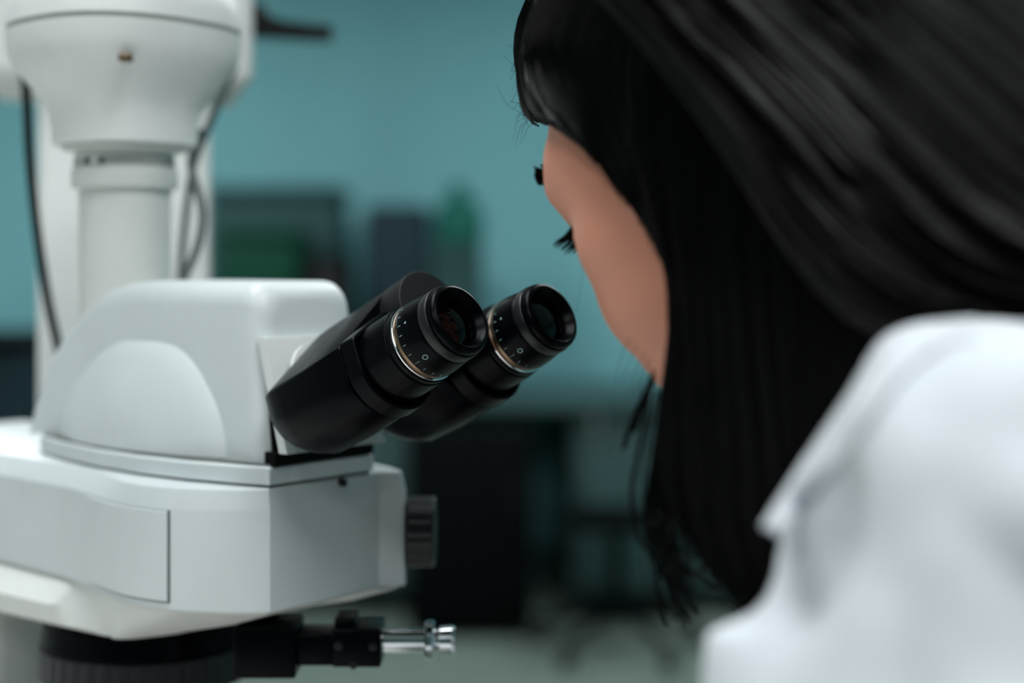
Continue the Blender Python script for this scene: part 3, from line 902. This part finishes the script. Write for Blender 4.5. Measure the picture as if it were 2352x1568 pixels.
# lips
mlp = MB()
for cu, w_, h_ in ((-66, 20, 4.5), (-75, 17, 5.5)):
    sv, sf = sphere_pts(8, 16)
    mlp.add([hm_(80, 0, cu) + Hf * (p.x * .0105) + Hl * (p.y * w_ / 1000) + Hu * (p.z * h_ / 1000) for p in sv], sf)
M['lip'] = new_mat('lip', (0.5, 0.2, 0.17), 0.4)
mlp.build('lips', M['lip'], per, lp)

# --- lab coat
coat = Blob()
def cpx(a, b, ra, rb, steps=12): coat.cap(W(*a), W(*b), ra, rb, steps)
cpx((2330, 1210, .375), (2330, 1210, .375), .054, .054, 1)
cpx((2262, 1040, .425), (2050, 1340, .405), .043, .040)
cpx((2340, 1120, .42), (2330, 1210, .375), .050, .054)
cpx((2050, 1330, .405), (2150, 1700, .39), .040, .05)
cpx((1960, 1470, .40), (1648, 1452, .40), .020, .0105)
cpx((1648, 1452, .40), (1750, 1800, .40), .0105, .02)
cpx((1900, 1560, .40), (2000, 1800, .40), .028, .03)
cpx((2330, 1190, .375), (2360, 1700, .36), .056, .055)
# torso, back and sleeves beyond the frame
coat.cap(NB + Vector((0, 0, -.022)), CH, .070, .115); coat.cap(CH, WA, .118, .112); coat.cap(WA, PE, .112, .135)
for s in (-1, 1):
    coat.cap(PW(-.20, s * .04, -.155), PW(-.19, s * .115, -.17), .055, .055)
    coat.cap(PW(-.26, s * .08, -.26), PW(-.37, s * .05, -.45), .10, .10)
    coat.cap(SH[s] + UP * -.01, EL[s], .056, .05, 14)
    coat.cap(EL[s], EL[s].lerp(HN[s], .86), .05, .038, 14)
    coat.cap(PE + PL * s * .08, PW(-.18, s * .14, -.66), .11, .10)
GROOVES = [(W(2075, 1130, .372), W(2215, 1430, .352), .015, .016), (W(1850, 1180, .375), W(1800, 1340, .385), .010, .009), (W(1960, 1180, .372), W(1890, 1330, .38), .007, .006),
           (W(2310, 1330, .33), W(2250, 1560, .34), .016, .010)]
def fold(co, nn):
    g = 0.0
    for a_, b_, w_, h_ in GROOVES:
        ab_ = b_ - a_; t_ = min(1, max(0, (co - a_).dot(ab_) / ab_.length_squared))
        g -= h_ * math.exp(-((co - a_ - ab_ * t_).length / (w_ * 1.6)) ** 2)
    q = co * 9.0
    a = mnoise.noise(Vector((q.x + q.z * .6, q.y - .4 * q.z, q.z * .45)))
    b = mnoise.noise(Vector((co.x * 26 + co.z * 14, co.y * 26, co.z * 12)) + Vector((7, 3, 1)))
    c = mnoise.noise(Vector((co.x * 15 + co.z * 9, co.y * 15, co.z * 5)) + Vector((2.3, 9.1, 4.2)))
    return g + 0.0060 * a + 0.0022 * b + 0.0060 * (abs(c) * 2 - .5) - .002
coat_o = coat.grow('lab_coat', M['coat'], 0.0055, 7, per, disp=fold)
# collar and lapel edge lying on the coat
bvh = BVHTree.FromPolygons([v.co + off_ for v in coat_o.data.vertices], [tuple(p.vertices) for p in coat_o.data.polygons])
def on_coat(px, py, d, lift):
    o_ = Vector((0, 0, CAM_Z)); q_ = W(px, py, d); r_ = (q_ - o_).normalized()
    h = bvh.ray_cast(o_, r_)
    if h[0] is not None and h[0].y < d + .02: return h[0] - r_ * lift
    return q_
cl = MB()
oc = crom([W(2230, 738, .425), W(2170, 738, .423), W(2100, 742, .42), W(2020, 782, .415), W(1945, 905, .41), W(1842, 1060, .405), W(1748, 1208, .40)], 8)
ic = crom([Vector((2235, 770, .405)), Vector((2180, 785, .405)), Vector((2125, 815, .40)), Vector((2055, 880, .40)), Vector((1975, 990, .395)), Vector((1880, 1115, .39)), Vector((1785, 1230, .39))], 8)
rg = []
for p, q_ in zip(oc, ic):
    w = on_coat(q_.x, q_.y, q_.z, .0035)
    m_ = p.lerp(w, .5) + Vector((0, -.004, .002))
    bk_ = Vector((.002, .0045, -.002))
    rg.append([p, p.lerp(m_, .6) + Vector((0, -.002, .001)), m_, m_.lerp(w, .6), w, w + bk_, m_ + bk_, p + bk_])
cl.rings(rg).build('collar', M['coat'], coat_o, lp, sharp=50)
# trousers, shoes
tr = Blob()
for s in (-1, 1):
    kn = PW(0.03, s * .13, -.72)
    tr.cap(PE + PL * s * .08, kn, .085, .062, 14); tr.cap(kn, PW(-0.02, s * .13, -(Hc.z) + .07), .06, .042, 14)
tr.grow('trousers', M['trouser'], 0.009, 5, per)
for s in (-1, 1):
    sh = Blob(); c0 = PW(-0.05, s * .13, -Hc.z + .036)
    sh.cap(c0, c0 + PF * .17 - UP * .005, .036, .030, 10)
    sh.grow('shoe', M['matt'], 0.005, 3, per)

# --- hair: sheets of locks over an opaque under-layer
hair = MB()
# skull cap
sv, sf = sphere_pts(30, 44)
def capv(p, k=1.0):
    return hm_(-10 + 100 * k * p.x, 80 * k * p.y, 32 + 90 * k * p.z)
keep = []
for fc in sf:
    c = sum((sv[i] for i in fc), Vector()) / 4
    f_, u_ = c.x * 100 - 10, c.z * 90 + 32
    if u_ > 48 and f_ > 20: keep.append(fc)
    elif f_ <= 20 and u_ > -75 and (u_ > 30 or f_ < 18 - (52 - u_) * .15): keep.append(fc)
hair.add([capv(p) for p in sv], keep)

def grid_eval(cols, u, v):
    """cols: list of strands, each list of Vectors (same length); u across, v along"""
    nc = len(cols)
    x = u * (nc - 1); i = min(int(x), nc - 2); t = x - i
    def cr(P, s):
        n_ = len(P); y = s * (n_ - 1); j = min(int(y), n_ - 2); w = y - j
        p1, p2 = P[j], P[j + 1]
        p0 = P[j - 1] if j > 0 else p1 * 2 - p2
        p3 = P[j + 2] if j + 2 < n_ else p2 * 2 - p1
        return 0.5 * ((2 * p1) + (p2 - p0) * w + (2 * p0 - 5 * p1 + 4 * p2 - p3) * w * w + (3 * p1 - p0 - 3 * p2 + p3) * w ** 3)
    return cr(cols[i], v).lerp(cr(cols[i + 1], v), t)
CAMP = Vector((0, 0, CAM_Z))
PUSH = [((-10, 0, 32), (98, 80, 89)), ((-6, 0, -20), (72, 75, 84))]
def push(p, which=(0,), margin=.004):
    """keep a lock outside the skull: slide it towards the viewer's side"""
    d = (p - CAMP); L_ = d.length; d = d / L_
    best = L_
    for w in which:
        c_, r_ = PUSH[w]
        o_ = CAMP - hm_(*c_)
        sc_ = (Hf / (r_[0] / 1000), Hl / (r_[1] / 1000), Hu / (r_[2] / 1000))
        O = Vector([o_.dot(a) for a in sc_]); D = Vector([d.dot(a) for a in sc_])
        A_, B_, C_ = D.dot(D), 2 * O.dot(D), O.dot(O) - 1
        q_ = B_ * B_ - 4 * A_ * C_
        if q_ > 0:
            best = min(best, (-B_ - math.sqrt(q_)) / (2 * A_) - margin)
    return CAMP + d * best
def hair_section(cols, count, inward, r=(.0005, .0013), jit=.004, nseg=14, sheet=True, len_var=.08, thick=.008, vend=1.0, pw=(), marg=.0045, clump=.004):
    if cols and not isinstance(cols[0][0], Vector):
        cols = [[W(*p) for p in c] for c in cols]
    inward = Vector(inward).normalized()
    if sheet:
        nu, nv = 22, 22
        R0 = [[grid_eval(cols, i / nu, j / nv * .985 * vend) for j in range(nv + 1)] for i in range(nu + 1)]
        R0 = [[(push(p, pw, marg - .008) if pw else p + inward * .006) for p in r_] for r_ in R0]
        R1 = [[p + inward * thick for p in r_] for r_ in R0]
        for R_ in (R0, R1):
            hair.rings(R_, False, False, closed=False)
        for e in (0, nu):
            hair.rings([R0[e], R1[e]], False, False, closed=False)
        hair.rings([[r_[-1] for r_ in R0], [r_[-1] for r_ in R1]], False, False, closed=False)
    for k in range(count):
        u = min(1, max(0, random.uniform(-.01, 1.01)))
        ph = random.uniform(0, 6.28); am = random.uniform(0, jit); du = random.uniform(-.03, .03)
        ve = vend * (1 - abs(random.gauss(0, len_var)))
        rad = random.uniform(*r)
        off = random.uniform(-.0015, .0035)
        P = []; RR = []
        for s in range(nseg):
            v_ = ve * s / (nseg - 1)
            uu = min(1, max(0, u + du * v_))
            p = grid_eval(cols, uu, v_)
            if pw: p = push(p, pw, marg)
            p = p - inward * clump * mnoise.noise(Vector((uu * 20 + count * .37, v_ * 1.6, 0)))
            p = p - inward * off + Vector((math.sin(ph + 4 * v_), math.cos(ph * 1.7 + 3 * v_), math.sin(ph * 2.3 + 5 * v_))) * am * (.3 + v_) * .5
            P.append(p); RR.append(rad * (1 if v_ < .75 else max(.15, 1 - (v_ - .75) / .27)))
        hair.tube(P, RR, 4, False)
TOW = (0, 1, 0)
# bangs and front lock sweeping over the forehead to the temple
hair_section([
    [(1330, -160, .60), (1232, 0, .612), (1203, 110, .612), (1208, 200, .606), (1236, 262, .596), (1310, 292, .580)],
    [(1370, -160, .585), (1275, 10, .592), (1240, 120, .594), (1262, 215, .585), (1330, 292, .566), (1420, 420, .545)],
    [(1450, -160, .56), (1350, 0, .566), (1310, 130, .568), (1340, 240, .558), (1400, 360, .545), (1480, 520, .532)],
    [(1530, -160, .545), (1430, 0, .548), (1390, 140, .548), (1410, 260, .540), (1460, 400, .530), (1530, 600, .52)],
    [(1640, -160, .52), (1530, 0, .525), (1480, 150, .525), (1480, 300, .520), (1510, 460, .515), (1560, 720, .505)],
], 620, (.1, .99, -.1), len_var=.05, thick=.006, pw=(0,))
# far half of the bangs
hair_section([
    [(1330, -160, .60), (1232, 0, .612), (1203, 110, .612), (1208, 200, .606), (1236, 262, .596), (1300, 285, .585)],
    [(1350, -160, .65), (1260, 0, .665), (1232, 110, .668), (1236, 200, .664), (1250, 260, .655), (1290, 285, .645)],
    [(1420, -160, .69), (1330, 0, .705), (1300, 110, .708), (1310, 200, .704), (1330, 260, .695), (1400, 290, .685)],
], 160, (.5, -.2, 0), thick=.012)
# side curtain falling past the cheek
hair_section([
    [(1470, 60, .545), (1460, 330, .530), (1530, 560, .518), (1549, 760, .510), (1530, 930, .505), (1520, 1060, .50), (1560, 1180, .497), (1640, 1300, .495)],
    [(1560, 0, .52), (1520, 300, .515), (1560, 560, .505), (1580, 780, .500), (1570, 960, .497), (1570, 1110, .494), (1620, 1250, .491), (1700, 1390, .489)],
    [(1640, -40, .505), (1600, 280, .500), (1610, 560, .495), (1620, 800, .490), (1625, 1000, .488), (1640, 1160, .486), (1680, 1290, .484), (1740, 1430, .482)],
    [(1720, -60, .495), (1700, 260, .490), (1690, 560, .488), (1700, 820, .484), (1710, 1030, .482), (1730, 1190, .480), (1760, 1320, .478), (1800, 1450, .476)],
    [(1800, -80, .485), (1800, 240, .482), (1790, 560, .480), (1800, 820, .478), (1820, 1030, .476), (1850, 1190, .475), (1880, 1320, .474), (1900, 1450, .472)],
    [(1900, -80, .478), (1940, 240, .472), (1970, 560, .464), (2010, 780, .456), (2010, 1030, .460), (1980, 1190, .472), (2000, 1320, .472), (2000, 1450, .472)],
], 1100, (.1, 1, 0), len_var=.05, jit=.006, thick=.02, pw=(0, 1))
# back sheet flowing from crown over the shoulder
hair_section([
    [(1330, -60, .555), (1480, 90, .530), (1640, 290, .500), (1800, 540, .475), (1960, 720, .455), (2160, 790, .440), (2500, 800, .43)],
    [(1420, -120, .545), (1600, 60, .512), (1800, 260, .482), (2000, 480, .455), (2180, 610, .440), (2360, 670, .430), (2600, 700, .42)],
    [(1560, -180, .530), (1760, 10, .495), (1960, 200, .465), (2160, 400, .440), (2320, 520, .428), (2500, 600, .42), (2700, 640, .41)],
    [(1740, -220, .510), (1940, -30, .475), (2130, 150, .448), (2300, 320, .430), (2460, 430, .42), (2620, 520, .412), (2800, 580, .405)],
    [(1940, -240, .490), (2130, -70, .458), (2300, 90, .436), (2450, 230, .42), (2600, 340, .41), (2750, 430, .405), (2950, 520, .40)],
    [(2160, -260, .475), (2330, -120, .446), (2480, 20, .428), (2620, 140, .415), (2760, 240, .405), (2900, 340, .40), (3100, 440, .395)],
], 2600, (.1, 1, -.15), len_var=.03, jit=.006, thick=.012, r=(.0004, .0011), pw=(0, 1), marg=.016)
# far side curtain (other side of the face)
far = []
for l in (-.070, -.080, -.084, -.080):
    f0 = {-.070: .045, -.080: .02, -.084: -.015}.get(l, -.06) if l != -.080 or len(far) == 1 else -.06
    a = H(f0 - .02, l * .6, .10); b = H(f0, l, .05); c = H(f0, l * 1.05, -.02)
    far.append([a, b, c, c - UP * .10 - PF * .01, c - UP * .20 - PF * .02])
hair_section(far, 300, PL, thick=.012)
# back of the head and nape, behind and above the frame
bk = []
for l in (.055, .03, 0, -.04, -.078):
    k = math.sqrt(max(0, 1 - (l / .085) ** 2))
    a = H(.02 * k, l * .5, .125); b = H(-.06, l * .9, .115 * (.6 + .4 * k)); c = H(-.06 - .06 * k, l, .03); d = H(-.055 - .06 * k, l, -.06)
    bk.append([a, b, c, d, d - PF * .03 - UP * .06])
hair_section(bk, 350, Hf, thick=.015)
# loose strands and fly-aways
def stray(pts, r):
    hair.tube(crom([W(*p) for p in pts], 5), r, 4, False)
stray([(1500, 850, .50), (1475, 1000, .498), (1452, 1120, .497), (1458, 1210, .497), (1495, 1270, .497), (1560, 1300, .497), (1650, 1360, .496)], .0011)
stray([(1510, 900, .50), (1490, 1010, .498), (1478, 1120, .497), (1490, 1200, .497), (1530, 1260, .497), (1590, 1310, .497)], .0007)
stray([(1500, 860, .51), (1470, 930, .51), (1445, 985, .51), (1432, 1030, .51)], .0012)
stray([(1505, 870, .51), (1478, 930, .51), (1455, 990, .51)], .0010)
for k in range(70):
    y = random.uniform(1150, 1330); x = 1530 + (y - 1150) * .6 + random.uniform(-20, 60)
    d = .495 + random.uniform(-.01, .01)
    dx = random.uniform(-70, 30); dy = random.uniform(10, 70)
    stray([(x + 60, y - 60, d), (x + 20, y - 10, d), (x + dx * .5, y + dy * .5, d), (x + dx, y + dy, d + .005)], random.uniform(.00012, .0004))
for k in range(60):
    x = 1535 + random.uniform(-25, 30); y = random.uniform(1020, 1180); d = .505
    stray([(x, y - 120, d), (x - random.uniform(5, 25), y, d), (x - random.uniform(5, 45), y + 120, d), (x + random.uniform(-10, 50), y + 260, d)], random.uniform(.0002, .0006))
for k in range(34):
    y = random.uniform(90, 285); d = .612 + random.uniform(-.012, .012)
    x = 1206 + random.uniform(-4, 20)
    dx = -random.uniform(5, 42); dy = random.uniform(-10, 60)
    stray([(x + 15, y - 20, d), (x, y, d), (x + dx * .6, y + dy * .3, d), (x + dx, y + dy, d)], random.uniform(.00004, .0001))
stray([(1215, 290, .612), (1196, 260, .614), (1170, 245, .615), (1152, 220, .616), (1142, 195, .617)], .00008)
stray([(1200, 165, .612), (1180, 150, .613), (1165, 135, .614), (1157, 128, .614)], .00008)
stray([(1230, 5, .612), (1215, 2, .613), (1203, -3, .614)], .0003)
stray([(1330, 560, .56), (1337, 620, .56), (1330, 680, .565), (1322, 720, .565)], .00008)
for k in range(12):
    x = 1440 + random.uniform(-15, 40); y = 860 + (x - 1440) * .9 - 30
    stray([(x + 20, y - 40, .53), (x, y, .53), (x - random.uniform(5, 20), y + random.uniform(25, 70), .53)], random.uniform(.00005, .00012))
hair_o = hair.build('hair', M['hair'], per, lp, sharp=80)

# ------------------------------------------------------------------ stool under the person (below the frame)
sp_ = PW(-0.46, 0, 0)
ws = empty('work_stool', (sp_.x, sp_.y, 0))
tag(ws, 'round black work stool under the seated person', 'stool')
zs = Hc.z - .60 - .135
MB().lathe([(zs - .06, .05), (zs - .055, .16), (zs - .04, .18), (zs - .01, .18), (zs, .17)], (0, 0, 0), (0, 0, 1), 40).build('seat', M['matt'], ws)
MB().lathe([(.08, .025), (zs - .055, .025)], (0, 0, 0), (0, 0, 1), 20).build('column', M['steel'], ws)
for k in range(5):
    a = 2 * math.pi * k / 5
    d = Vector((math.cos(a), math.sin(a), 0))
    MB().tube([Vector((0, 0, .10)), d * .26 + Vector((0, 0, .03))], [.022, .02], 10).build('leg', M['matt'], ws)
